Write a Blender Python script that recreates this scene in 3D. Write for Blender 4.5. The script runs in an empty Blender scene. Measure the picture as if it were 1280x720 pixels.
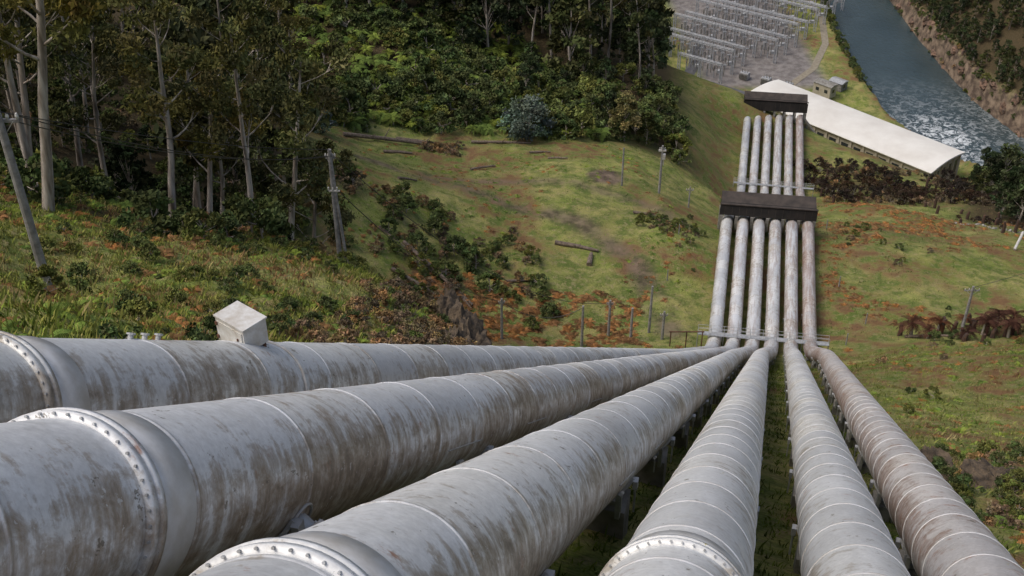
import bpy, math, random
import numpy as np
from mathutils import Vector, Matrix
random.seed(7); rng=np.random.default_rng(7)
SC=bpy.context.scene
def link(o,parent=None):
    SC.collection.objects.link(o)
    if parent is not None: o.parent=parent
    return o
def empty(name,loc=(0,0,0)):
    e=bpy.data.objects.new(name,None); e.location=loc; e.empty_display_size=0.5
    return link(e)
# ---------------------------------------------------------------- materials
def mat(name):
    m=bpy.data.materials.new(name); m.use_nodes=True
    nt=m.node_tree; b=nt.nodes["Principled BSDF"]; return m,nt,b
def N(nt,t,**k):
    n=nt.nodes.new(t)
    for a,v in k.items(): setattr(n,a,v)
    return n
def ramp(nt,src,stops,interp='LINEAR'):
    r=N(nt,'ShaderNodeValToRGB'); r.color_ramp.interpolation=interp
    el=r.color_ramp.elements
    while len(el)<len(stops): el.new(0.5)
    for e,(p,c) in zip(el,stops):
        e.position=p; e.color=(c,c,c,1) if not hasattr(c,'__len__') else (*c,1)
    nt.links.new(src,r.inputs[0]); return r.outputs[0]
def mixc(nt,f,a,b,mode='MIX'):
    m=N(nt,'ShaderNodeMix',data_type='RGBA',blend_type=mode)
    for i,v in ((0,f),(6,a),(7,b)):
        if isinstance(v,bpy.types.NodeSocket): nt.links.new(v,m.inputs[i])
        elif i==0: m.inputs[0].default_value=v
        else: m.inputs[i].default_value=(*v,1)
    return m.outputs[2]
def mth(nt,op,a,b=None):
    n=N(nt,'ShaderNodeMath',operation=op)
    for i,v in enumerate((a,b)):
        if v is None: continue
        if isinstance(v,bpy.types.NodeSocket): nt.links.new(v,n.inputs[i])
        else: n.inputs[i].default_value=v
    return n.outputs[0]
def noise(nt,vec,scale,detail=5,rough=.55,dist=0):
    n=N(nt,'ShaderNodeTexNoise'); n.inputs['Scale'].default_value=scale
    n.inputs['Detail'].default_value=detail; n.inputs['Roughness'].default_value=rough
    n.inputs['Distortion'].default_value=dist
    if vec is not None: nt.links.new(vec,n.inputs['Vector'])
    return n.outputs[0]
def bump(nt,h,b,strength=.3,dist=.05):
    n=N(nt,'ShaderNodeBump'); n.inputs['Strength'].default_value=strength; n.inputs['Distance'].default_value=dist
    nt.links.new(h,n.inputs['Height']); nt.links.new(n.outputs[0],b.inputs['Normal'])
def mapping(nt,vec,sc):
    n=N(nt,'ShaderNodeMapping'); n.inputs['Scale'].default_value=sc
    nt.links.new(vec,n.inputs[0]); return n.outputs[0]
def simple(name,col,col2=None,rough=.8,scale=2.0,metal=0,bs=.2,bd=.03):
    m,nt,b=mat(name); tc=N(nt,'ShaderNodeNewGeometry')
    n=noise(nt,tc.outputs['Position'],scale,5,.6)
    c=mixc(nt,ramp(nt,n,[(.35,0),(.65,1)]),col,col2 or tuple(x*.6 for x in col))
    nt.links.new(c,b.inputs['Base Color']); b.inputs['Roughness'].default_value=rough
    b.inputs['Metallic'].default_value=metal; bump(nt,n,b,bs,bd); return m
def foliage_mat(name):
    m,nt,b=mat(name)
    a=N(nt,'ShaderNodeAttribute',attribute_name='Col'); oi=N(nt,'ShaderNodeObjectInfo')
    r=ramp(nt,oi.outputs['Random'],[(0,(.62,.68,.74)),(.5,(1,1,1)),(1,(1.35,1.15,.85))])
    c=mixc(nt,1.0,a.outputs[0],r,'MULTIPLY')
    d=N(nt,'ShaderNodeBsdfDiffuse'); nt.links.new(c,d.inputs[0]); nt.nodes.remove(b)
    nt.links.new(d.outputs[0],nt.nodes['Material Output'].inputs[0]); return m
M_LEAF=foliage_mat('leaf_mat')
def bark_mat():
    m,nt,b=mat('bark_mat'); g=N(nt,'ShaderNodeNewGeometry')
    v=mapping(nt,g.outputs['Position'],(2,2,.3))
    n=noise(nt,v,1.2,4)
    c=ramp(nt,n,[(.3,(.12,.095,.07)),(.46,(.30,.255,.21)),(.64,(.52,.47,.41))])
    nt.links.new(c,b.inputs['Base Color']); b.inputs['Roughness'].default_value=.9; return m
M_BARK=bark_mat()
M_CONC=simple('concrete_mat',(.30,.29,.26),(.14,.13,.11),.9,1.5)
M_STEEL=simple('galv_steel_mat',(.48,.49,.49),(.30,.30,.29),.5,3,.3)
M_LATT=simple('gantry_steel_mat',(.46,.47,.48),(.30,.31,.32),.6,1,.0)
M_DARK=simple('dark_housing_mat',(.012,.011,.010),(.032,.026,.022),.85,.5)
M_DARKTOP=simple('housing_roof_mat',(.03,.024,.02),(.065,.05,.04),.85,.7)
M_POLE=simple('pole_wood_mat',(.33,.32,.31),(.18,.17,.16),.85,3)
M_WHITE=simple('white_paint_mat',(.60,.60,.58),(.40,.36,.30),.6,4)
M_CREAM=simple('roof_cream_mat',(.72,.70,.64),(.62,.59,.53),.8,.12)
M_WALL=simple('wall_mat',(.46,.42,.33),(.34,.30,.22),.85,.4)
M_GLASS=simple('window_mat',(.02,.025,.03),(.04,.045,.05),.15,1)
M_LOG=simple('log_mat',(.22,.17,.13),(.08,.06,.045),.9,3)
M_CHAR=simple('charred_wood_mat',(.035,.028,.024),(.10,.05,.03),.95,3)
M_RUST=simple('rust_mat',(.15,.065,.035),(.06,.03,.02),.85,3)
M_WIRE=simple('wire_mat',(.03,.03,.03),(.02,.02,.02),.5,3)
M_ASPH=simple('asphalt_mat',(.11,.11,.115),(.07,.07,.07),.9,.5)
M_ROCK=simple('rock_mat',(.13,.095,.06),(.03,.022,.015),.95,1.6,0,1.0,.3)
M_CLIFF=simple('cliff_mat',(.22,.135,.09),(.06,.045,.035),.95,.5,0,1,.5)
# ------------------------------------------------------------- mesh helpers
class MB:
    def __init__(s): s.v=[];s.f=[];s.m=[]
    def add(s,vs,fs,m=0):
        o=len(s.v); s.v+= [tuple(v) for v in vs]; s.f+=[tuple(i+o for i in f) for f in fs]; s.m+=[m]*len(fs)
    def box(s,c,size,R=None,m=0):
        c=Vector(c); hx,hy,hz=[k/2 for k in size]
        vs=[Vector((x,y,z)) for z in(-hz,hz) for x,y in((-hx,-hy),(hx,-hy),(hx,hy),(-hx,hy))]
        if R is not None: vs=[R@v for v in vs]
        s.add([c+v for v in vs],[(3,2,1,0),(4,5,6,7),(0,1,5,4),(1,2,6,5),(2,3,7,6),(3,0,4,7)],m)
    def tube(s,pts,rad,n=8,m=0,cap=True):
        pts=[Vector(p) for p in pts]; k=len(pts)
        if not hasattr(rad,'__len__'): rad=[rad]*k
        vs=[];fs=[]; ref=Vector((0.123,0.31,.94)); d0=(pts[-1]-pts[0]).normalized()
        if abs(d0.dot(ref))>.8: ref=Vector((1,.05,0))
        for i,p in enumerate(pts):
            t=(pts[min(i+1,k-1)]-pts[max(i-1,0)]).normalized()
            a=t.cross(ref).normalized(); b=a.cross(t)
            for j in range(n):
                th=2*math.pi*j/n; vs.append(p+(a*math.cos(th)+b*math.sin(th))*rad[i])
        for i in range(k-1):
            for j in range(n):
                fs.append((i*n+j,i*n+(j+1)%n,(i+1)*n+(j+1)%n,(i+1)*n+j))
        if cap: fs.append(tuple(range(n))[::-1]); fs.append(tuple((k-1)*n+j for j in range(n)))
        s.add(vs,fs,m)
    def obj(s,name,mats,parent=None,smooth=False):
        me=bpy.data.meshes.new(name); o=bpy.data.objects.new(name,me)
        me.from_pydata(s.v,[],s.f)
        for mm in mats: me.materials.append(mm)
        me.polygons.foreach_set('material_index',s.m)
        if smooth: me.polygons.foreach_set('use_smooth',[True]*len(s.f))
        me.update(); return link(o,parent)
def npmesh(name,V,F,C=None,matidx=None,mats=(),smooth=False):
    me=bpy.data.meshes.new(name); k=F.shape[1]
    me.vertices.add(len(V)); me.vertices.foreach_set('co',V.astype(np.float32).ravel())
    me.loops.add(F.size); me.loops.foreach_set('vertex_index',F.astype(np.int32).ravel())
    me.polygons.add(len(F)); me.polygons.foreach_set('loop_start',(np.arange(len(F))*k).astype(np.int32))
    me.polygons.foreach_set('loop_total',np.full(len(F),k,np.int32))
    for m in mats: me.materials.append(m)
    if matidx is not None: me.polygons.foreach_set('material_index',matidx.astype(np.int32))
    if smooth: me.polygons.foreach_set('use_smooth',np.ones(len(F),bool))
    if C is not None:
        a=me.color_attributes.new('Col','FLOAT_COLOR','POINT')
        cc=np.ones((len(V),4),np.float32); cc[:,:C.shape[1]]=C; a.data.foreach_set('color',cc.ravel())
    me.update(calc_edges=True); me.validate(); return me
# ---------------------------------------------------------------- noise
def _h(i,j,s): 
    a=np.sin(i*127.1+j*311.7+s*74.7)*43758.5453; return a-np.floor(a)
def vn(x,y,s=0):
    i=np.floor(x);j=np.floor(y);fx=x-i;fy=y-j;fx=fx*fx*(3-2*fx);fy=fy*fy*(3-2*fy)
    return (_h(i,j,s)*(1-fx)+_h(i+1,j,s)*fx)*(1-fy)+(_h(i,j+1,s)*(1-fx)+_h(i+1,j+1,s)*fx)*fy
def fbm(x,y,sc,s=0,o=4):
    t=0;a=.5;n=0
    for k in range(o): t=t+a*vn(x*sc,y*sc,s+k*3); n+=a; a*=.5; sc*=2.03
    return t/n
# ---------------------------------------------------------------- penstock routes
A0=[(-8.97,-.42,-.61),(-6.2,-.89,-1.28),(-3.6,-1.43,-2.05),(-1.19,-2.0,-2.85),(1.27,-2.7,-3.85),(3.5,-3.1,-4.42)]
EX=[17.5,20.5,23.7,26.5,30.1,33.6]
routes=[]
for i in range(6):
    k=i-2.5
    a=Vector(A0[i]); e=Vector((EX[i],100.6,-79.5)); d=(e-a).normalized()
    m0=Vector((31.2+k*2.41,118.2,-92.6)); m1=Vector((39.8+k*2.54,159.1,-98.8))
    t0=Vector((53.8+k*2.47,216,-127.4)); t1=Vector((65.4+k*2.6,270.4,-136.9)); f=Vector((88+k*4,330,-180))
    routes.append(dict(a=a-d*26,d=d,org=a,pts=[a-d*26,e,m0,m1,t0,t1,f]))
# ---------------------------------------------------------------- terrain
cp=[(-11.2,15.8,-12.8),(-9.4,17.4,-13.7),(-20.3,43.1,-30.9),(-24.7,48.2,-32.4),(-30.7,61.7,-37.4),(-23.5,60.6,-38.9),(-14.7,40.6,-29.4),(-9.4,25.4,-19.8),
(-11.3,40.2,-29.8),(-18.1,67.4,-43.3),(-12.8,74.6,-50.4),(-7,39.8,-30.6),(-5.2,52.3,-38.9),(-8.8,65.8,-45.6),(-40,60,-30),(-45,85,-48),
(-25,90,-60),(-12,95,-74),(0,95,-77),(-15,110,-85),(-35,110,-70),(-5,84,-66),(0,56,-45.5),(2,70,-56.5),(-3,73,-57),
(-8.4,128.8,-91.5),(-22,142.1,-84.7),(-8,118.9,-90),(0,120.4,-93),(0,149,-95.7),(0,174.5,-99.4),(16.2,120.4,-93.2),(19,150,-96.3),(21.6,177,-101),(0,200.7,-106),
(-19,180,-99.7),(-26.6,186,-99),(-28,148,-82),(-38,218.6,-106),(0,243,-114),(-22,216,-104),(-24,239,-103),(-7,277,-109),(-52,210,-95),(-61,258,-100),
(27.7,238,-115),(40.6,266,-127),(57,273,-133),(42,247,-126),(39,216,-119),(37,192,-112.5),(27.6,151,-97),
(76,272,-142),(88,253,-139.5),(99,236,-136.5),(86,196,-120.6),(61,193,-116),(92,182,-115),(68,128.6,-95.3),(49,128,-95),(57,156,-101),(45,80.4,-68),(21,36.4,-35),(41,94.2,-75),(58,92,-72),(90,130,-95),(125,185,-118),
(85,345,-186),(65,345,-176),(105,300,-174),(120,310,-182),(140,330,-187),(90,300,-168),(60,300,-150),(30,320,-145),(20,400,-160),(60,400,-187),(70,440,-187),(135,440,-187),(70,500,-187),(130,500,-187),(100,400,-187),(30,480,-165),(-50,400,-130),
(172,441,-178),(190,416,-164),(184,400,-172),(192,385,-166),(215,430,-148),(260,430,-120),(200,360,-168),(230,340,-150),(178,482,-176),(205,500,-155),(170,560,-175),
(150,300,-180),(122,268,-156),(150,250,-150),(200,240,-150),(220,270,-170),(104,268,-156),
(-150,0,30),(-150,60,0),(-150,150,-50),(-150,250,-80),(-150,400,-110),(-100,550,-130),(0,600,-160),(100,650,-180),(200,650,-150),(350,600,-70),(400,450,-50),(400,320,-120),(300,180,-130),(250,100,-110),(150,20,-50),(120,-20,-15),(-60,-20,30),(60,-20,2),(-60,20,5),(300,270,-178),(400,260,-178)]
GC=[]
for r in routes[0],routes[2],routes[3],routes[5]:
    for seg,n in((0,9),(1,1),(2,3),(3,4),(4,4)):
        p,q=r['pts'][seg],r['pts'][seg+1]
        for j in range(n):
            w=p.lerp(q,(j+.5)/n if seg else j/(n)); GC.append((w.x,w.y,w.z-(2.1 if w.y<100 else 1.9)))
r5=routes[5]
for y,dx,dz in((10,6,-.8),(22,6,-.8),):
    t=(y-r5['a'].y)/r5['d'].y; w=r5['a']+r5['d']*t; GC.append((w.x+dx,w.y,w.z-2.1+dz))
CP=np.array(cp+GC,float)
def U(r2): return r2*np.log(np.maximum(r2,1e-9))
n=len(CP); XY=CP[:,:2]/100
D2=((XY[:,None]-XY[None])**2).sum(-1)
K=U(D2)+np.eye(n)*2e-4; Pm=np.c_[np.ones(n),XY]
Amat=np.block([[K,Pm],[Pm.T,np.zeros((3,3))]]); W=np.linalg.solve(Amat,np.r_[CP[:,2],0,0,0])
RIV=[(95,760,16),(118,620,13),(138,540,12),(145,482,12.5),(144,441,14.5),(145,404,16),(148,380,16),(156,355,15),(175,328,13),(215,306,14),(290,288,15),(430,275,16),(700,250,18)]
def seg_d(x,y,poly):
    best=np.full(np.shape(x),1e9)
    for (x0,y0,w0),(x1,y1,w1) in zip(poly[:-1],poly[1:]):
        dx,dy=x1-x0,y1-y0; t=np.clip(((x-x0)*dx+(y-y0)*dy)/(dx*dx+dy*dy),0,1)
        dd=np.hypot(x-x0-t*dx,y-y0-t*dy)-(w0+(w1-w0)*t); best=np.where(dd<best,dd,best)
    return best
def sm(a,b,x): t=np.clip((x-a)/(b-a),0,1); return t*t*(3-2*t)
PHc=np.array((108.7,347.0)); PHd=np.array((-47,51))/69.35; PHp=np.array((PHd[1],-PHd[0])); PHp=-PHp if PHp[0]<0 else PHp
def corridor(x,y):
    x0=np.interp(y,[-25,0,100.6,118,159,216,270,330],[-15.5,-8.9,17.5,25,33.4,47.6,59,78]); 
    x1=np.interp(y,[-25,0,100.6,118,159,216,270,330],[-3,4.4,33.6,37.3,46.2,60,72,98])
    return np.maximum(x0-x,x-x1)
def right_bank(x,y):
    rx=np.interp(y,[275,306,328,355,404,441,482,540,620,760],[430,215,175,157,145,144,145,138,118,95]); return x-rx
def H(x,y):
    x=np.asarray(x,float); y=np.asarray(y,float); sh=x.shape; x=x.ravel(); y=y.ravel()
    xc=np.clip(x,-170,420); yc=np.clip(y,-28,660); z=np.empty(len(x))
    for s in range(0,len(x),20000):
        a=np.c_[xc[s:s+20000],yc[s:s+20000]]/100
        r2=((a[:,None]-XY[None])**2).sum(-1); z[s:s+20000]=U(r2)@W[:n]+W[n]+a@W[n+1:]
    z=z+np.maximum(0,-170-x)*.25+np.maximum(0,x-420)*.3+np.maximum(0,y-660)*.3
    cor=corridor(x,y); amp=sm(0,12,cor)
    z=z+(fbm(x,y,.12,3)-.5)*1.8*amp+(fbm(x,y,.5,9)-.5)*.7*(.3+.7*amp)
    rd=seg_d(x,y,RIV)
    big=sm(330,600,y)+sm(180,320,x); z=z+(fbm(x,y,.03,5)-.5)*18*np.clip(big,0,1)*sm(15,60,rd)
    q=np.c_[x,y]-PHc; la=np.abs(q@PHd); lb=np.abs(q@PHp)
    w=1-sm(0,8,np.maximum(la-37,lb-11)); z=z*(1-w)+(-188)*w
    w=(1-sm(0,14,np.maximum(np.abs(x-97)-34,np.abs(y-450)-60))); z=z*(1-w)+(-187)*w
    rb=(right_bank(x,y)>0)&(y>320)
    z=np.where(rb&(rd>0)&(rd<60),np.maximum(z,-189.5+np.minimum(rd,4)*1.5+(fbm(x,y,.22,61)-.4)*4*sm(0,5,rd)+np.maximum(rd-4,0)*.6),z)
    bank=sm(0,3,rd); z=np.where(rd<0,-193,-193+(np.maximum(z,-188.5)+193)*bank)
    return z.reshape(sh)
def hz(x,y): return float(H(np.array([x]),np.array([y]))[0])
def axis_list(core,far): 
    lo=[core[0]];st=core[1]-core[0]
    while lo[-1]>far[0]: st*=1.12; lo.append(lo[-1]-st)
    hi=[core[-1]];st=core[-1]-core[-2]
    while hi[-1]<far[1]: st*=1.12; hi.append(hi[-1]+st)
    return np.array(lo[::-1][:-1]+list(core)+hi[1:])
xs=axis_list(list(np.arange(-60,112,1.0))+list(np.arange(112,215,1.5)),(-900,1200))
ys=np.array(list(np.arange(-27,130,.9))+list(np.arange(130,290,1.5))+list(np.arange(290,520,2.0))); ys=axis_list(ys,(-28,2000))
X,Y=np.meshgrid(xs,ys); Z=H(X,Y)
ny,nx=X.shape; idx=np.arange(ny*nx).reshape(ny,nx)
F=np.stack([idx[:-1,:-1],idx[:-1,1:],idx[1:,1:],idx[1:,:-1]],-1).reshape(-1,4)
TR=[(-24,168,1),(-5,163,1),(9.8,156,1),(18.3,143,1),(21,126,1)]; TR2=[(-14,170,.5),(5,172,.6),(20,166,.6),(30,158,.6)]
trk=np.maximum(1-sm(-.2,1.8,seg_d(X,Y,TR)),.8*(1-sm(-.2,1.6,seg_d(X,Y,TR2))))
trk=trk*sm(.2,.5,fbm(X,Y,.25,31))*.85
trk=np.maximum(trk,(1-sm(.7,1.3,np.hypot((X-15.5)/3.0,(Y-174)/3.4)+fbm(X,Y,.6,33)*.6-.3)))
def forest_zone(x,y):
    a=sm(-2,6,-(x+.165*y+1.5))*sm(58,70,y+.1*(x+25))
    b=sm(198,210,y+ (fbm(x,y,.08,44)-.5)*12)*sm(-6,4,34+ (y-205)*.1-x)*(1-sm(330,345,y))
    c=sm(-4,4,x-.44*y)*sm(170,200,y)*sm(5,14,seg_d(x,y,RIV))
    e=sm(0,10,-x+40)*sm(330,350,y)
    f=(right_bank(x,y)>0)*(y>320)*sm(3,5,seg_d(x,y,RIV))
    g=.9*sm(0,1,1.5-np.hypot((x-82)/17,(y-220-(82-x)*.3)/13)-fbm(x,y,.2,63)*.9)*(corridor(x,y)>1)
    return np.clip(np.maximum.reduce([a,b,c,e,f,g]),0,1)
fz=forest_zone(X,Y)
brk=.95*sm(.49,.63,fbm(X,Y,.09,12))*(1-fz)
brk=np.maximum(brk,.9*sm(.44,.6,fbm(X,Y,.13,17))*(X>35)*(Y<240)*(1-fz)*(corridor(X,Y)>2))
brk=np.maximum(brk,.9*sm(.35,.6,fbm(X,Y,.3,14))*sm(0,1,1-np.hypot((X-4)/14,(Y-128)/9)))
brk=np.maximum(brk,.8*sm(0,8,X-32-(Y-190)*.12)*(X<60)*sm(188,200,Y)*(corridor(X,Y)>1)*sm(.3,.6,fbm(X,Y,.2,19)))
gx,gy=np.gradient(Z,ys,axis=0),np.gradient(Z,xs,axis=1); slope=np.hypot(gx,gy)
pad=(1-sm(-3,4,np.maximum(np.abs(X-88-(452-Y)*.05)-22,np.abs(Y-446)-54)))
RD=seg_d(X,Y,RIV); bankr=(1-sm(.5,2,np.abs(RD)))
cl=((right_bank(X,Y)>0)&(Y>320))*(1-sm(3,5,RD)); 
C=np.stack([np.clip(trk+sm(1.3,1.9,slope)*.9*(Y<330)+cl,0,1),brk,fz,np.maximum(pad,bankr*(1-cl))],-1).reshape(-1,4)
m,nt,b=mat('ground_mat'); g=N(nt,'ShaderNodeNewGeometry'); pos=g.outputs['Position']
at=N(nt,'ShaderNodeAttribute',attribute_name='Col'); sp=N(nt,'ShaderNodeSeparateColor'); nt.links.new(at.outputs[0],sp.inputs[0])
n1=noise(nt,pos,.09,5,.6); n2=noise(nt,pos,1.3,5,.65); n3=noise(nt,pos,.4,5,.6); n4=noise(nt,pos,6,3,.7)
gr=ramp(nt,n1,[(.3,(.13,.175,.035)),(.42,(.225,.265,.06)),(.54,(.34,.31,.11)),(.60,(.25,.26,.075)),(.70,(.17,.19,.055))])
gr=mixc(nt,ramp(nt,n3,[(.43,0),(.60,.8)]),gr,(.095,.14,.03))
gr=mixc(nt,ramp(nt,n2,[(.5,0),(.70,.8)]),gr,(.34,.275,.145))
gr=mixc(nt,1.0,gr,ramp(nt,n4,[(.25,.5),(.7,1.35)]),'MULTIPLY')
brc=mixc(nt,n2,(.26,.135,.065),(.10,.065,.038))
c=mixc(nt,sp.outputs[1],gr,mixc(nt,ramp(nt,n3,[(.42,0),(.58,1)]),brc,gr))
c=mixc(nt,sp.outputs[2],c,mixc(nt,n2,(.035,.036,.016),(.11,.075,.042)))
c=mixc(nt,sp.outputs[0],c,mixc(nt,ramp(nt,n3,[(.35,0),(.6,1)]),(.25,.19,.135),(.085,.063,.048)))
c=mixc(nt,at.outputs['Alpha'],c,mixc(nt,ramp(nt,n3,[(.4,0),(.6,1)]),(.25,.23,.215),(.16,.145,.135)))
nt.links.new(c,b.inputs['Base Color']); b.inputs['Roughness'].default_value=.95; b.inputs['Specular IOR Level'].default_value=.15
hh=mixc(nt,.5,n2,n4); bump(nt,hh,b,1.0,.4); M_GROUND=m
me=npmesh('ground',np.c_[X.ravel(),Y.ravel(),Z.ravel()],F,C,None,[M_GROUND],True)
link(bpy.data.objects.new('ground',me))
# river
m,nt,b=mat('river_mat'); g=N(nt,'ShaderNodeNewGeometry'); pos=g.outputs['Position']
w=noise(nt,mapping(nt,pos,(1,.6,1)),.7,6,.65,.6); bump(nt,w,b,.6,.35)
at=N(nt,'ShaderNodeAttribute',attribute_name='Col')
fn=noise(nt,pos,.45,7,.75,1.0)
fm=mth(nt,'MULTIPLY',at.outputs[0],ramp(nt,fn,[(.48,0),(.58,1)]))
c=mixc(nt,fm,mixc(nt,noise(nt,pos,.06,4),(.022,.038,.042),(.055,.08,.085)),(.66,.69,.69)); nt.links.new(c,b.inputs['Base Color'])
b.inputs['Roughness'].default_value=.25; M_RIV=m
RX,RY=np.meshgrid(np.arange(60,700,5.),np.arange(240,780,5.)); near=seg_d(RX,RY,RIV)<10
ni,nj=RX.shape; ii=np.arange(ni*nj).reshape(ni,nj); RF=np.stack([ii[:-1,:-1],ii[:-1,1:],ii[1:,1:],ii[1:,:-1]],-1).reshape(-1,4)
RF=RF[near.ravel()[RF].any(1)]; used,inv=np.unique(RF,return_inverse=True)
RV=np.c_[RX.ravel(),RY.ravel(),np.full(RX.size,-190.)][used]; foam=1-sm(5,22,np.hypot(RV[:,0]-143,(RV[:,1]-356)*.7))
foam=np.maximum(foam,.28*(1-sm(0,45,np.abs(RV[:,1]-368)))) 
link(bpy.data.objects.new('river',npmesh('river',RV,inv.reshape(RF.shape),np.c_[foam,foam,foam],None,[M_RIV])))
# ---------------------------------------------------------------- penstocks
def pipe_mat(name,base,brown,amt,rust,step,i):
    m,nt,b=mat(name); a=N(nt,'ShaderNodeAttribute',attribute_name='pc'); v=a.outputs['Vector']
    sp=N(nt,'ShaderNodeSeparateXYZ'); nt.links.new(v,sp.inputs[0])
    plate=mth(nt,'FLOOR',mth(nt,'DIVIDE',sp.outputs[0],step)); wn=N(nt,'ShaderNodeTexWhiteNoise',noise_dimensions='1D'); nt.links.new(plate,wn.inputs['W'])
    pr=wn.outputs[0]
    big=noise(nt,mapping(nt,v,(.30,.9,.9)),.8,4,.6); str_=noise(nt,mapping(nt,v,(4.2,.5,.5)),1.5,5,.65)
    mott=noise(nt,mapping(nt,v,(1.3,1.5,1.5)),2.1,7,.72,.4); fine=noise(nt,v,11,3,.7)
    c=mixc(nt,ramp(nt,str_,[(.35,0),(.68,.55)]),base,tuple(x*.74 for x in base))
    c=mixc(nt,ramp(nt,big,[(.40,0),(.60,.65)]),c,tuple(min(1,x*1.18) for x in base))
    c=mixc(nt,1.0,c,ramp(nt,pr,[(0,(.87,.87,.87)),(.5,(1,1,1)),(1,(1.08,1.05,.99))]),'MULTIPLY')
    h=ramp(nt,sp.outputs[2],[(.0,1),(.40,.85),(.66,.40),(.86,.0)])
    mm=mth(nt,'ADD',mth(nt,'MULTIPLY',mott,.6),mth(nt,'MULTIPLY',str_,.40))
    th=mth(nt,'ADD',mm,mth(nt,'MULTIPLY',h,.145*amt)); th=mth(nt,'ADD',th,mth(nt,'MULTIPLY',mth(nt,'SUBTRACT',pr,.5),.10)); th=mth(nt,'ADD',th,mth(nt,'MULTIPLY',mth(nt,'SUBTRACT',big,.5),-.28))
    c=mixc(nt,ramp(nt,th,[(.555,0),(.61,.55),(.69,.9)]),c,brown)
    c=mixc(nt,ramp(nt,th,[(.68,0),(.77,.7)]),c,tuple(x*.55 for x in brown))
    sp2=noise(nt,mapping(nt,v,(.8,1.2,1.2)),3.2,4,.75,.3); c=mixc(nt,ramp(nt,sp2,[(.655,0),(.675,.8)]),c,(.14,.12,.085))
    sp3=noise(nt,v,7.1,4,.72); c=mixc(nt,ramp(nt,sp3,[(.63,0),(.67,.7)]),c,(.70,.70,.68))
    sp4=noise(nt,mapping(nt,v,(1.6,1.0,1.0)),1.7,5,.7); c=mixc(nt,ramp(nt,sp4,[(.655-rust*.10,0),(.74-rust*.08,.8)]),c,(.30,.135,.07))
    far=mth(nt,'MULTIPLY',ramp(nt,mth(nt,'DIVIDE',mth(nt,'SUBTRACT',sp.outputs[0],i*step*40),400),[(.38,0),(.41,1)]),ramp(nt,noise(nt,mapping(nt,v,(.18,2.4,2.4)),1.1,5,.75),[(.52-.015*i,0),(.62-.015*i,.30+.06*i)]))
    c=mixc(nt,far,c,(.27,.17,.125))
    c=mixc(nt,1.0,c,ramp(nt,fine,[(.3,.84),(.7,1.1)]),'MULTIPLY')
    fr_=mth(nt,'ABSOLUTE',mth(nt,'SUBTRACT',mth(nt,'FRACT',mth(nt,'DIVIDE',sp.outputs[0],step)),.5))
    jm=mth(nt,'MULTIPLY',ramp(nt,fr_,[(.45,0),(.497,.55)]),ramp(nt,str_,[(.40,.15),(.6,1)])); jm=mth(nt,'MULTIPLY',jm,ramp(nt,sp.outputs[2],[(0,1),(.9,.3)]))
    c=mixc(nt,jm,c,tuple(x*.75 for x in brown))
    c=mixc(nt,ramp(nt,sp2,[(.28,.9),(.295,0)]),c,(.40,.34,.06))
    nt.links.new(c,b.inputs['Base Color']); nt.links.new(ramp(nt,mott,[(.35,.34),(.65,.6)]),b.inputs['Roughness'])
    b.inputs['Metallic'].default_value=.15; bump(nt,mott,b,.12,.02); return m
greys=[((.62,.635,.635),(.30,.25,.19),.8,.1),((.65,.66,.66),(.31,.245,.175),1.15,.3),((.65,.66,.655),(.30,.245,.175),1.1,.2),((.635,.645,.64),(.34,.30,.24),.75,.05),((.62,.63,.625),(.34,.30,.24),.65,.35),((.54,.52,.505),(.28,.195,.15),.9,.85)]
M_SEAM=simple('seam_mat',(.66,.66,.65),(.48,.46,.42),.5,2.5,.1)
R=.9; collars=[14.3,11.0,9.2,14.7,None,None]
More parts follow.
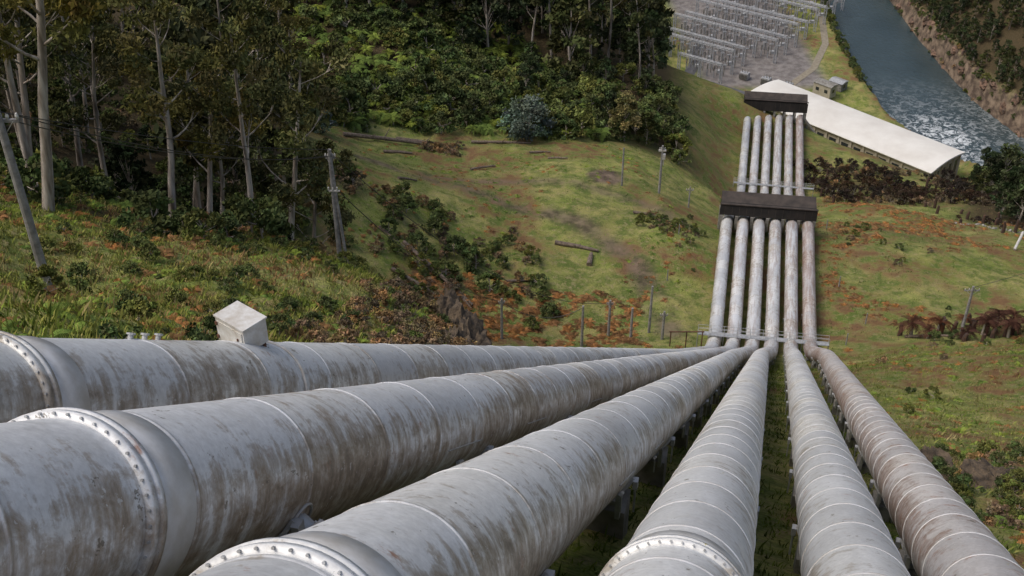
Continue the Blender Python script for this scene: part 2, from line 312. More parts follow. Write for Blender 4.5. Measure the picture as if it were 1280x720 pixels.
for i,rt in enumerate(routes):
    step=2.9 if i<3 else 2.2
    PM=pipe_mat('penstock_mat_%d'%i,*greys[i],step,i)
    pts=rt['pts']
    path=[];pp=[pts[0]]
    for k in range(1,len(pts)-1):
        p=pts[k];a=(pts[k-1]-p);c_=(pts[k+1]-p);L=min(5,a.length*.4,c_.length*.4)
        q0=p+a.normalized()*L;q1=p+c_.normalized()*L
        for t in np.linspace(0,1,6): pp.append(q0.lerp(p,t).lerp(p.lerp(q1,t),t))
    pp.append(pts[-1])
    for p,q in zip(pp[:-1],pp[1:]):
        L=(q-p).length; nn=max(1,int(L/(1.6 if p.y<60 else 3.0)))
        for j in range(nn): path.append(p.lerp(q,j/nn))
    path.append(pp[-1])
    S=np.r_[0,np.cumsum([(q-p).length for p,q in zip(path[:-1],path[1:])])]
    nr=64; vs=[];pc=[];fs=[];mi=[]
    def frame(t):
        sd=t.cross(Vector((0,0,1))).normalized(); return sd, sd.cross(t).normalized()
    def at_s(s):
        k=int(np.clip(np.searchsorted(S,s)-1,0,len(path)-2)); return path[k].lerp(path[k+1],(s-S[k])/max(1e-6,S[k+1]-S[k])),(path[k+1]-path[k]).normalized()
    def ringverts(p,t,r,s):
        sd,up=frame(t)
        for j in range(nr):
            th=2*math.pi*j/nr; cx,sx=math.cos(th),math.sin(th)
            vs.append(p+(sd*cx+up*sx)*r); pc.append((s+i*step*40,cx*r,sx*r))
    def sweep(ss,rr,mt_):
        o=len(vs)
        for s_,r_ in zip(ss,rr):
            p,t=at_s(s_); ringverts(p,t,r_,s_)
        for a in range(len(ss)-1):
            for j in range(nr): fs.append((o+a*nr+j,o+a*nr+(j+1)%nr,o+(a+1)*nr+(j+1)%nr,o+(a+1)*nr+j)); mi.append(mt_)
    for k,p in enumerate(path):
        t=(path[min(k+1,len(path)-1)]-path[max(k-1,0)]).normalized(); ringverts(p,t,R,S[k])
    for a in range(len(path)-1):
        for j in range(nr): fs.append((a*nr+j,a*nr+(j+1)%nr,(a+1)*nr+(j+1)%nr,(a+1)*nr+j)); mi.append(0)
    s_=step; Lmax=S[-1]-4
    while s_<Lmax:
        hgt=.012 if s_<80 else .016; wd=.022 if s_<80 else .05
        sweep([s_-wd-.015,s_-wd,s_+wd,s_+wd+.015],[R-.01,R+hgt,R+hgt,R-.01],1 if i>=3 and s_<90 else 0); s_+=step if s_<160 else step*3
    extra=MB()
    if collars[i]:
        sc=26+collars[i]
        sweep([sc-.30,sc-.30,sc-.19,sc-.19],[R-.01,R+.07,R+.07,R-.01],0)
        sweep([sc-.17,sc-.17,sc-.08,sc-.08],[R-.01,R+.085,R+.085,R-.01],0)
        sweep([sc+.0,sc+.02,sc+.6,sc+.62],[R-.01,R+.022,R+.022,R-.01],1)
        p,t=at_s(sc-.12); sd,up=frame(t)
        for j in range(44):
            th=2*math.pi*j/44; q=p+(sd*math.cos(th)+up*math.sin(th))*(R+.045); extra.tube([q-t*.21,q+t*.075],.014,6,0)
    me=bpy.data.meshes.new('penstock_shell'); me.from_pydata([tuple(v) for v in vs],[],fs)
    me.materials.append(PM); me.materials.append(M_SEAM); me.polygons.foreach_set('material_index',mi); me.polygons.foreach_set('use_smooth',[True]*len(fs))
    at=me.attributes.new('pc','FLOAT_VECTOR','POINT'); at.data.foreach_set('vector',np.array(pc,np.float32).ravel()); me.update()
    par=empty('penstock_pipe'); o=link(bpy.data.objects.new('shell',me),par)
    if extra.v: extra.obj('collar_bolts',[M_STEEL],par)
    sup=MB(); s_=26+3.0+i*1.3
    while s_<S[-1]-60:
        p,t=at_s(s_)
        sd,up=frame(t); gz=hz(p.x,p.y)
        Rm=Matrix((sd,Vector((sd.y*-1,sd.x,0)).normalized(),Vector((0,0,1)))).transposed()
        top=p.z-R-.28; hgt=max(.3,top-gz+.5)
        sup.box((p.x,p.y,top-hgt/2),(1.5,.75,hgt),Rm,0)
        sup.box((p.x,p.y,top+.06),(1.25,.4,.12),Rm,1)
        for sg in(-1,1):
            a=p+sd*sg*.62-up*.74; sup.box((a.x,a.y,(a.z+top)/2+.06),(.10,.28,abs(a.z-top)+.12),Rm,1)
            q=p+sd*sg*(R+.02)-up*.45; sup.box(q,(.10,.16,.22),Rm,1)
            sup.tube([q,Vector((q.x,q.y,top))],.025,6,1)
        for th in np.linspace(math.pi*1.12,math.pi*1.88,13)[:-1]:
            th2=th+math.pi*.0634; pa=[];
            for tt in(th,th2):
                for rr_ in(R+.01,R+.07):
                    for ss_ in(-.08,.08): pa.append(p+(sd*math.cos(tt)+up*math.sin(tt))*rr_+t*ss_)
            sup.add(pa,[(0,1,3,2),(4,6,7,5),(2,3,7,6),(0,4,5,1),(0,2,6,4),(1,5,7,3)],1)
        s_+=10 if s_<170 else 15
    sup.obj('support_saddles',[M_CONC,M_STEEL],par)
    if i==1:
        d=MB(); p,t=at_s(26+14.6); sd,up=frame(t); dr=(sd*.86-up*.5).normalized(); q=p+dr*.8
        d.tube([q,q+dr*.30],.16,20,0); d.tube([q+dr*.30,q+dr*.35],.24,20,1); d.tube([q+dr*.35,q+dr*.39],.21,20,0)
        for j in range(10):
            a=2*math.pi*j/10; e1=t; e2=dr.cross(t); w=q+dr*.30+(e1*math.cos(a)+e2*math.sin(a))*.21; d.tube([w-dr*.03,w+dr*.1],.015,6,0)
        pd=[p+(sd*math.cos(-.52+.3*math.cos(k))+up*math.sin(-.52+.3*math.cos(k)))*(R+.01)+t*.27*math.sin(k) for k in np.linspace(0,6.283,25)]
        d.tube(pd,.02,6,0,False)
        d.obj('inspection_nozzle',[M_STEEL,M_WHITE],par)
    if i in(0,1,2):
        d=MB()
        for t_ in(20.5,27.5,38):
            p,t=at_s(26+t_+i*1.7); sd,up=frame(t)
            q=p+(sd*math.cos(-.5)+up*math.sin(-.5))*(R+.05); d.tube([q-t*.15,q+t*.15],.04,8,0); d.tube([q,q-Vector((0,0,.5))],.02,6,0)
            rr_=[p+t*x_+(sd*math.cos(-.15)+up*math.sin(-.15))*(R+.008) for x_ in np.linspace(-1.2,1.2,5)]; d.tube(rr_,.014,5,0)
        d.obj('brackets',[M_STEEL],par)
def pipe_pt(i,t,lat=0,upo=0):
    r=routes[i]; p=r['org']+r['d']*t; sd=r['d'].cross(Vector((0,0,1))).normalized(); up=sd.cross(r['d']).normalized(); return p+sd*lat+up*upo,sd,up,r['d']
p,sd,up,d=pipe_pt(0,21.2,-.1,R); yv=Vector((-sd.y,sd.x,0)).normalized()
cab=MB(); Rm=Matrix((Vector((sd.x,sd.y,0)).normalized(),yv,Vector((0,0,1)))).transposed()@Matrix.Rotation(-.42,3,'Z'); c0=p+Vector((0,0,.27))
cab.box(c0,(.72,.50,.48),Rm,0); cab.box(c0+Vector((0,0,.26)),(.76,.54,.03),Rm,0)
cab.box(c0+Rm@Vector((0,-.26,-.02)),(.64,.02,.40),Rm,0); cab.box(c0+Rm@Vector((.22,-.28,0)),(.02,.03,.09),Rm,2)
for a in(-.2,.2): cab.box(c0+Rm@Vector((-.31,-.28,a*.7)),(.05,.03,.06),Rm,2)
for a,b_ in((-.29,-.2),(.29,-.2),(-.29,.2),(.29,.2)): cab.box(c0+Rm@Vector((a,b_,-.34)),(.05,.05,.22),Rm,2)
cab.obj('junction_box',[M_WHITE,M_STEEL,M_RUST])
st=MB(); p,sd,up,d=pipe_pt(0,21.9)
ring=[p+(sd*math.cos(a)+up*math.sin(a))*(R+.022) for a in np.linspace(0,2*math.pi,49)]; st.tube(ring,.024,6,0,False); st.obj('cable_strap',[M_WHITE])
fit=MB()
for t_ in(16.5,16.9,17.3):
    p,sd,up,d=pipe_pt(0,t_+.9,-.12,R)
    fit.tube([p-up*.05,p+up*.06],.04,10,0); fit.tube([p+up*.06,p+up*.085],.065,10,0)
fit.obj('valve_fitting',[M_STEEL])
# ---------------------------------------------------------------- anchor housings
def housing(c,w,dp,h,name='anchor_block'):
    par=empty(name,c); mb=MB(); x0,x1=-w/2,w/2
    ang=math.radians(-8); Rz=Matrix.Rotation(ang,3,'Z')
    prof=[(-dp/2,0),(-dp/2,h*.72),(-dp/2+.25,h*.78),(dp/2-.3,h),(dp/2,h*.9),(dp/2,0)]
    vs=[Rz@Vector((x,y,z)) for x in(x0,x1) for y,z in prof]; k=len(prof)
    fs=[tuple(range(k))[::-1],tuple(k+j for j in range(k))]; ms=[0,0]
    for j in range(k): fs.append((j,(j+1)%k,k+(j+1)%k,k+j)); ms.append(1 if j in(2,) else 0)
    mb.v+=[tuple(v) for v in vs]; mb.f+=fs; mb.m+=ms
    mb.box(Rz@Vector((0,-dp/2-.12,h*.33)),(w+.4,.2,h*.62),Rz,0)
    mb.box(Rz@Vector((0,-dp/2-.16,h*.74)),(w+.5,.4,.16),Rz,1)
    for j in range(7):
        xx=x0+w*j/6; mb.box(Rz@Vector((xx*.985,-dp/2+.1,-1.2)),(.45,1.0,2.39),Rz,2)
        mb.box(Rz@Vector((xx*.985,dp/2-.6,-2.0)),(.5,1.0,3.99),Rz,2)
    for j in range(13):
        xx=x0+w*(j+.5)/13; mb.box(Rz@Vector((xx,-dp/2-.235,h*.33)),(.07,.05,h*.56),Rz,1)
    mb.obj('housing',[M_DARK,M_DARKTOP,M_CONC],par)
housing((39.9,160.4,-97.9),14.4,3.0,2.7)
housing((65.8,272.2,-135.8),15.4,2.6,4.0)
def walkway(name,a,b,h=1.1,n=10,wd=.8,mats=None):
    a=Vector(a);b=Vector(b);mb=MB();t=(b-a).normalized();s_=Vector((-t.y,t.x,0))
    Rm=Matrix((t,s_,Vector((0,0,1)))).transposed(); L=(b-a).length
    mb.box((a+b)/2,(L,wd,.08),Rm,0)
    for sg in(-1,1):
        for j in range(n+1):
            p=a.lerp(b,j/n)+s_*sg*wd/2; mb.tube([p,p+Vector((0,0,h))],.03,6,1)
        for hh_ in(.55,1.0): mb.tube([a+s_*sg*wd/2+Vector((0,0,h*hh_)),b+s_*sg*wd/2+Vector((0,0,h*hh_))],.025,6,1)
    for j in range(0,n+1,2):
        p=a.lerp(b,j/n); mb.tube([p,Vector((p.x,p.y,hz(p.x,p.y)-.3))],.07,6,1)
    mb.obj(name,[M_STEEL,M_STEEL])
walkway('walkway_bridge',(46.6,219.6,-126.6),(62.9,216.8,-126.6),1.0,10,.6)
walkway('walkway_bridge',(23.5,121,-91.6),(39.5,118.6,-91.6),1.0)
fr=MB(); 
for k in (0,2,4): fr.tube([(20.0+k*1.0,120.5,-95),(20.0+k*1.0,120.5,-91.0)],.08,6,0)
fr.tube([(19.8,120.5,-91.1),(24.2,120.5,-91.1)],.09,6,0)
fr.obj('gate_frame',[M_RUST])
# ---------------------------------------------------------------- poles & wires
def pole(x,y,h,r=.15,arm=1.8,style=0,lean=(0,0),name='utility_pole'):
    z=hz(x,y); par=empty(name,(x,y,z)); mb=MB(); top=Vector((lean[0],lean[1],h))
    mb.tube([(0,0,-.6),top*.5,top],[r*1.15,r,r*.8],10,0)
    if arm:
        c=top*(1-.7/h); mb.box(c+Vector((0,.12,0)),(arm,.12,.14),None,0)
        for a in(-.46,-.2,.2,.46):
            q=c+Vector((a*arm,.12,.07)); mb.tube([q,q+Vector((0,0,.12)),q+Vector((0,0,.26))],[.05,.08,.04],8,1)
        for sg in(-1,1): mb.tube([c+Vector((sg*arm*.35,.05,0)),c+Vector((0,.05,-.7))],.025,6,2)
    if style==1:
        mb.box(top*.78+Vector((.3,0,0)),(.5,.5,.9),None,1); mb.box(top*.9,(1.2,.3,.3),None,1); mb.tube([top*.6+Vector((.28,0,0)),top*.74+Vector((.28,0,0))],.08,8,1)
    if style==2:
        mb.tube([(.55,-.1,-.5),top*.55+Vector((.2,-.05,0)),top*.97+Vector((.02,0,0))],[.12,.11,.10],8,0)
        mb.box(top*.66+Vector((.1,-.15,0)),(.8,.1,.12),None,1)
        for a in(-.3,.0,.3): mb.tube([top*.66+Vector((a,-.15,.06)),top*.66+Vector((a,-.15,.3))],.06,8,1)
    mb.obj('pole_parts',[M_POLE,M_WHITE,M_STEEL],par); return Vector((x,y,z))+top
P1=pole(-20.3,43.1,9.6,.19,1.5,0,(-.2,0)); P2=pole(-12.8,74.4,9.6,.17,.7,2,(0,.0))
sp=[(-1.3,121.5,6.3,.8),(8.9,121.5,6.4,0),(12.6,125,5.6,.8),(15.4,124,5,0),(18,126,7.4,0),(19.5,124,4.5,1.0)]
tops=[pole(x,y,h,.17,a) for x,y,h,a in sp]
T1=pole(24.3,171.5,9,.19,.9,1); T2=pole(18,171,7,.15,0); T3=pole(29.3,171,4,.12,1.2)
T4=pole(57,121.5,7,.18,1.9)
for x,y in [(22,140),(25,152),(46.5,140),(51,165),(47,128),(42.5,121)]: pole(x,y,1.8,.08,0,0,(0,0),'fence_post')
def wire(name,pts,sag,r=.022):
    mb=MB(); out=[]
    for a,b_ in zip(pts[:-1],pts[1:]):
        a=Vector(a);b_=Vector(b_)
        for j in range(15): t=j/14; p=a.lerp(b_,t); p.z-=4*sag*t*(1-t); out.append(p)
    mb.tube(out,r,5,0,False); mb.obj(name,[M_WIRE])
up=Vector((0,0,.1))
for dx in(-.5,.5):
    wire('power_line',[P1+Vector((dx-14,-25,22)),P1+Vector((dx,.1,-.4)),P2+Vector((dx*.5,0,-.5))],1.0,.024)
wire('power_line',[P1+Vector((-9,-6,6)),P2+Vector((0,0,0))],1.2,.024)
wire('power_line',[P2+Vector((.1,0,-3.0)),tops[0]+Vector((0,.1,-.5)),tops[1]-up*3],2.0,.035)
wire('power_line',[P2+Vector((.1,0,-.3)),tops[2]-up*4],4.0,.03)
wire('power_line',[T4+Vector((-.8,.1,-.5)),Vector((110,150,-84))],2,.03)
wire('power_line',[T1-up*3,T3-up],.6,.02)
# ---------------------------------------------------------------- powerhouse
par=empty('powerhouse',(PHc[0],PHc[1],-188)); d3=Vector((*PHd,0)); p3=Vector((*PHp,0)); RM=Matrix((d3,p3,Vector((0,0,1)))).transposed()
L,Wd,He=69.,17.4,9.6
def loc(a,b_,z): return RM@Vector((a,b_,z))
w=MB(); w.box((0,0,He/2),(L,Wd,He),RM,0)
for sgn in(-1,1):
    for k in range(15):
        a=-L/2+L*(k+.5)/15; w.box(loc(a,sgn*(Wd/2+.01),He*.56),(2.5,.14,4.6),RM,1); w.box(loc(a-L/30,sgn*(Wd/2+.2),He/2),(.7,.5,He-.01),RM,0)
for sgn in(-1,1):
    for k in range(5):
        b_=-Wd/2+Wd*(k+.5)/5; w.box(loc(sgn*(L/2+.01),b_,He*.58),(.14,1.7,4.4),RM,1)
    for k in range(6):
        b_=-Wd/2+Wd*k/5; w.box(loc(sgn*(L/2+.2),b_*.97,He/2),(.5,.6,He-.02),RM,0)
w.obj('walls',[M_WALL,M_GLASS],par)
rf=MB(); prof=[]; 
for k in range(13):
    u=-1+2*k/12; prof.append((u*(Wd/2+1.0),He+.25+1.0*(1-u*u)))
n_=len(prof); vs=[];
for a in(-L/2-1,L/2+1):
    for y,z in prof: vs.append(loc(a,y,z))
    for y,z in prof: vs.append(loc(a,y,max(He+.02,z-.55)))
fs=[]
for k in range(n_-1):
    fs.append((k,k+1,2*n_+k+1,2*n_+k)); fs.append((n_+k,2*n_+n_+k,2*n_+n_+k+1,n_+k+1)); fs.append((k,n_+k,n_+k+1,k+1)); fs.append((2*n_+k,2*n_+k+1,3*n_+k+1,3*n_+k))
fs.append((0,2*n_,3*n_,n_)); fs.append((n_-1,2*n_-1,4*n_-1,3*n_-1)); rf.add(vs,fs,0)
rf.obj('roof',[M_CREAM,M_CONC],par)
gb=MB(); 
for sgn in(-1,1):
    vs=[loc(sgn*(L/2-.05),y,z-.3) for y,z in prof]; gb.add(vs,[tuple(range(n_))],0)
gb.obj('gable_wall',[M_WALL],par)
def building(name,x,y,z,sx,sy,h,rot,roofm,hip=1.2,storeys=1,wm=None):
    par=empty(name,(x,y,z)); Rz=Matrix.Rotation(rot,3,'Z'); w=MB(); w.box((0,0,h/2),(sx,sy,h),Rz,0)
    for s_ in range(storeys):
        zz=(s_+.55)*h/storeys
        for k in range(int(sx//2.6)):
            a=-sx/2+(k+.5)*sx/int(sx//2.6)
            for sg in(-1,1): w.box(Rz@Vector((a,sg*(sy/2+.02),zz)),(1.3,.1,1.2),Rz,1)
        for k in range(int(sy//2.6)):
            a=-sy/2+(k+.5)*sy/int(sy//2.6)
            for sg in(-1,1): w.box(Rz@Vector((sg*(sx/2+.02),a,zz)),(.1,1.3,1.2),Rz,1)
    w.obj('walls',[wm or M_WALL,M_GLASS],par); r=MB(); o=.3
    vs=[Rz@Vector(v) for v in[(-sx/2-o,-sy/2-o,h+.02),(sx/2+o,-sy/2-o,h+.02),(sx/2+o,sy/2+o,h+.02),(-sx/2-o,sy/2+o,h+.02),(-sx/2-o,0,h+hip),(sx/2+o,0,h+hip)]]
    r.add(vs,[(0,1,5,4),(2,3,4,5),(1,2,5),(3,0,4),(3,2,1,0)],0); r.obj('roof',[roofm],par)
building('control_building',110,386,-187,7,4,4.5,-.8,M_CONC,.4,1,M_WALL)
building('control_building',116,391,-187,5,4,3,-.8,M_STEEL,.6,1,M_CONC)
building('white_building',71,486,-187,12,9,9,.2,M_CREAM,1.2,2,M_WHITE)
building('white_building',64,500,-187,8,7,6,.2,M_STEEL,1.2,1,M_WHITE)
# switchyard gantries
sw=empty('switchyard_gantry',(90,441,-187)); mb=MB()
def lattice(a,b_,wd,n,m=0):
    a=Vector(a);b_=Vector(b_);t=(b_-a).normalized(); e1=t.cross(Vector((.3,.9,.2))).normalized()*wd/2; e2=t.cross(e1).normalized()*wd/2
    cs=[e1+e2,e1-e2,-e1-e2,-e1+e2]
    for c_ in cs: mb.tube([a+c_,b_+c_],.12,4,m,False)
    for k in range(n):
        for q in range(4): mb.tube([a.lerp(b_,k/n)+cs[q],a.lerp(b_,(k+1)/n)+cs[(q+1)%4]],.06,3,m,False)
ca,sa=math.cos(-.62),math.sin(-.62)
def sl(u,v,z): return (u*ca-v*sa,u*sa+v*ca,z)
for row in range(11):
    v=-46+row*9
    for col in range(6):
        u=-20+col*8.5; hh_=9.5 if row%2 else 7.5
        if (row<1 and col<2) or (col==5 and row<3): continue
        lattice(sl(u,v,0),sl(u,v,hh_),.8,6)
        if col<5 and not(col==4 and row<3):
            lattice(sl(u,v,hh_-.4),sl(u+8.5,v,hh_-.4),.7,7)
            for q in(1.6,4.2,6.9):
                mb.tube([sl(u+q,v+3,0),sl(u+q,v+3,2.6)],.2,6,0); mb.tube([sl(u+q,v+3,2.6),sl(u+q,v+3,4.6)],.28,8,1)
                mb.tube([sl(u+q,v+5.8,0),sl(u+q,v+5.8,4.2)],.17,6,1); mb.box(sl(u+q,v+5.8,4.4),(1.6,.3,.3),None,0)
            mb.box(sl(u+4.2,v+7.6,.5),(2.2,1.2,1.2),None,0)
            if row<10:
                for q in(2.2,4.2,6.3):
                    mb.tube([sl(u+q,v,6.8),sl(u+q,v+4.5,6.2),sl(u+q,v+9,6.8)],.04,3,2,False)
mb.obj('gantry_frames',[M_LATT,M_CONC,M_WIRE],sw)
for k in range(3):
    par=empty('power_transformer',(84+k*7,399-k*4.4,-187)); tf=MB(); RzT=Matrix.Rotation(-.62,3,'Z')
    tf.box((0,0,1.3),(3.2,2.2,2.4),RzT,0)
    for sg in(-1,1):
        for q in range(6): tf.box(RzT@Vector((-1.3+q*.52,sg*1.45,1.3)),(.12,.6,1.9),RzT,1)
    for a in(-1,0,1): tf.tube([RzT@Vector((a,0,2.5)),RzT@Vector((a*1.15,0,3.9))],[.16,.09],8,1)
    tf.obj('transformer_parts',[M_STEEL,M_CONC],par)
def ribbon(name,line,wd,m,dz=.12,res=2.0):
    pts=[Vector((*p,0)) for p in line]; path=[]
    for a,b_ in zip(pts[:-1],pts[1:]):
        k=max(1,int((b_-a).length/res)); path+=[a.lerp(b_,j/k) for j in range(k)]
    path.append(pts[-1]); cols=5; VX=[]
    for k,p in enumerate(path):
        t=(path[min(k+1,len(path)-1)]-path[max(0,k-1)]).normalized(); s_=Vector((-t.y,t.x,0))
        for c_ in range(cols): q=p+s_*wd*(c_/(cols-1)-.5); VX.append((q.x,q.y))
    VX=np.array(VX); zz=H(VX[:,0],VX[:,1])+dz
    F_=[(k*cols+c_,k*cols+c_+1,(k+1)*cols+c_+1,(k+1)*cols+c_) for k in range(len(path)-1) for c_ in range(cols-1)]
    me=bpy.data.meshes.new(name); me.from_pydata([(a,b_,c_) for (a,b_),c_ in zip(VX,zz)],[],F_); me.materials.append(m); link(bpy.data.objects.new(name,me))
ribbon('road',[(60,402),(70,394),(82,385),(92,380)],6,M_ASPH,.15)
ribbon('road',[(72,430),(67,410),(62,396),(56,376)],4,M_ASPH,.22)
ribbon('path',[(116,505),(122,480),(124,455),(120,430),(111,408),(100,394)],2.6,simple('gravel_mat',(.27,.24,.18),(.2,.17,.12),.95,1),.12)
# ---------------------------------------------------------------- vegetation prototypes
def leafcloud(cent,rad,npc,size,cols,droop=.2,seed=0,asp=.45):
    r=np.random.default_rng(seed); Vs=[];Cs=[]
    for (cx,cy,cz),ra,cl in zip(cent,rad,cols):
        k=npc; dvec=r.normal(size=(k,3)); dvec/=np.linalg.norm(dvec,axis=1)[:,None]; rr=r.random(k)**.45
        p=dvec*rr[:,None]*np.array([ra,ra,ra*.62])+np.array([cx,cy,cz])
        ax=r.normal(size=(k,3)); ax[:,2]-=droop; ax/=np.linalg.norm(ax,axis=1)[:,None]
        bx=np.cross(ax,r.normal(size=(k,3))); bx/=np.linalg.norm(bx,axis=1)[:,None]
        sz=size*r.uniform(.6,1.4,k)[:,None]; a=ax*sz*.5; b2=bx*sz*asp*.5
        Vs.append(np.stack([p-a,p+b2,p+a,p-b2],1).reshape(-1,3))
        sh=r.uniform(.75,1.25,k); cc=np.array(cl)[None]*sh[:,None]
        Cs.append(np.repeat(cc,4,0))
    V=np.concatenate(Vs);C_=np.concatenate(Cs); return V,np.arange(len(V)).reshape(-1,4),C_
def proto(name,mb,V,Fq,C_):
    o=len(mb.v)
    allv=np.concatenate([np.array(mb.v,float).reshape(-1,3),V]) if o else V
    tri=[f for f in mb.f if len(f)==4]; Fm=np.array(tri,int).reshape(-1,4)
    FF=np.concatenate([Fm,Fq+o]); mi_=np.r_[np.zeros(len(Fm)),np.ones(len(Fq))]
    CC=np.concatenate([np.ones((o,3))*.3,C_]); return npmesh(name,allv,FF,CC,mi_,[M_BARK,M_LEAF])
def limb(mb,a,dirv,L,r0,rs,up=.25):
    p=Vector(a);d_=Vector(dirv).normalized();pts=[p.copy()];n_=5
    for k in range(n_):
        d_=(d_+Vector((rs.uniform(-.25,.25),rs.uniform(-.25,.25),up*.5+rs.uniform(-.05,.15)))).normalized(); p=p+d_*L/n_; pts.append(p.copy())
    mb.tube(pts,[r0*(1-.8*k/n_) for k in range(n_+1)],6,0,False); return pts
def eucalypt(name,h,seed,npc,size,base=(.11,.118,.046),crown=.42,spread=.22,tr=.0145):
    rs=random.Random(seed); mb=MB(); p=Vector((0,0,-.8)); pts=[p.copy()]; lean=Vector((rs.uniform(-.05,.05),rs.uniform(-.05,.05),1)); kk=9
    for k in range(kk):
        lean=(lean+Vector((rs.uniform(-.07,.07),rs.uniform(-.07,.07),.1))).normalized(); p=p+lean*(h+.8)*.93/kk; pts.append(p.copy())
    mb.tube(pts,[h*tr*(1-.82*k/kk)+.02 for k in range(kk+1)],9,0,False); cent=[];rad=[];cols=[]
    nl=rs.randint(10,13)
    for j in range(nl):
        f=crown+(1-crown)*(j+rs.random()*.6)/nl; k=min(kk-1,int(f*kk)); a=pts[k].lerp(pts[k+1],f*kk-k); th=j*2.4+rs.uniform(-.5,.5)
        L=h*spread*rs.uniform(.7,1.25)*(1.15-.5*f); lp=limb(mb,a,(math.cos(th),math.sin(th),.45),L,h*tr*.38*(1.2-f),rs)
        for q in range(2): 
            e=limb(mb,lp[3],(math.cos(th+rs.uniform(-1,1)),math.sin(th+rs.uniform(-1,1)),.5),L*.5,h*tr*.12,rs)
            cent.append(e[-1]);rad.append(h*rs.uniform(.03,.06));
        cent.append(lp[-1]); rad.append(h*rs.uniform(.04,.075))
        if rs.random()<.65: cent.append(lp[3]+Vector((rs.uniform(-.5,.5),rs.uniform(-.5,.5),-.2))); rad.append(h*rs.uniform(.03,.05))
    cent.append(pts[-1]);rad.append(h*.06)
    for c_ in cent: g_=rs.uniform(.45,1.5); cols.append((base[0]*g_*rs.uniform(.9,1.25),base[1]*g_,base[2]*g_*rs.uniform(.8,1.2)))
    V,Fq,C_=leafcloud(cent,rad,npc,size,cols,.9,seed,.38); return proto(name,mb,V,Fq,C_)
def bushy(name,h,r,seed,ncl,npc,size,base,trunk=True,low=.15,cone=0.):
    rs=random.Random(seed); mb=MB(); cent=[];rad=[];cols=[]
    if trunk: mb.tube([(0,0,-.4),(rs.uniform(-.1,.1)*r,0,h*.4),(0,rs.uniform(-.1,.1)*r,h*.85)],[h*.02+.02,h*.014+.01,.02],6,0,False)
    for j in range(ncl):
        f=rs.uniform(low,1)**.8; th=rs.uniform(0,6.28); prof=math.sin(math.pi*min(1,(f*.85+.12)))**.6 if not cone else (1-f)*1.0+.1
        rr=r*prof*rs.uniform(.45,1.0); c_=Vector((math.cos(th)*rr,math.sin(th)*rr,h*f)); cent.append(c_); rad.append(r*rs.uniform(.2,.4)*(1 if not cone else .8))
        g_=rs.uniform(.45,1.55); cols.append(tuple(b_*g_*rs.uniform(.88,1.12) for b_ in base))
        if trunk and j%3==0: mb.tube([(0,0,h*f*.6),tuple(c_)],[.03+h*.004,.015],4,0,False)
    V,Fq,C_=leafcloud(cent,rad,npc,size,cols,.1,seed,.6); return proto(name,mb,V,Fq,C_)
def fern(name,seed,nf=16,L=2.2,th=1.2,base=(.13,.18,.042)):
    rs=random.Random(seed); mb=MB(); mb.tube([(0,0,-.3),(0,0,th)],[.16,.13],7,0,False); V=[];Fq=[];C_=[]
    for j in range(nf):
        a=j*2.399; el=rs.uniform(.2,1.1); l=L*rs.uniform(.75,1.1); d_=Vector((math.cos(a),math.sin(a),0)); s_=Vector((-d_.y,d_.x,0)); sh=rs.uniform(.4,1.5)
        P_=[]
        for k in range(8):
            t=k/7; P_.append(d_*l*t*math.cos(el*(1-t*.3))+Vector((0,0,th+l*(math.sin(el)*t-1.0*t*t*.75))))
        for k in range(7):
            wv=.20*l*math.sin(math.pi*(.12+.85*(k+.5)/7)); 
            for sg in(-1,1):
                for q in(0,.5):
                    p0=P_[k].lerp(P_[k+1],q); p1=P_[k].lerp(P_[k+1],q+.34); o=len(V); tip=s_*sg*wv+Vector((0,0,-.12*l*.5))+ (P_[k+1]-P_[k])*.4
                    V+= [p0,p1,p1+tip*.9,p0+tip]; Fq.append((o,o+1,o+2,o+3)); C_+= [tuple(b_*sh for b_ in base)]*4
    return proto(name,mb,np.array([tuple(v) for v in V]),np.array(Fq),np.array(C_))
EUC=[eucalypt('euc_near_%d'%k,22,100+k,125,.42) for k in range(5)]
EUF=[eucalypt('euc_far_%d'%k,24,200+k,40,.95,base=(.065,.076,.034),crown=.44,spread=.18,tr=.011) for k in range(4)]
DRK=[bushy('dense_tree_%d'%k,15,4.6,300+k,40,48,.8,(.052,.066,.030),low=.12) for k in range(5)]
SHB=[bushy('shrub_%d'%k,2.4,1.7,400+k,22,55,.3,(.10,.125,.046),low=.1) for k in range(5)]
GSH=[bushy('blueshrub_%d'%k,6,4.0,420+k,46,100,.42,(.12,.155,.125),low=.1) for k in range(2)]
BSH=[bushy('deadshrub_%d'%k,1.6,1.5,440+k,16,45,.28,(.20,.15,.09),low=.05) for k in range(3)]
BRN=[bushy('burntshrub_%d'%k,3.0,2.2,460+k,16,50,.35,(.050,.038,.03),low=.05) for k in range(2)]
YTR=[bushy('yellowtree_%d'%k,9,2.6,470+k,40,80,.4,(.25,.21,.08),low=.3) for k in range(1)]
FRN=[fern('fern_%d'%k,500+k) for k in range(3)]; FRS=[fern('bracken_%d'%k,520+k,9,1.0,.12,(.13,.19,.04)) for k in range(2)]
FRD=[fern('deadfern_%d'%k,530+k,14,1.5,1.5,(.07,.034,.024)) for k in range(2)]
FBO=[fern('brackenbrown_%d'%k,540+k,9,1.0,.12,(.26,.135,.06)) for k in range(2)]
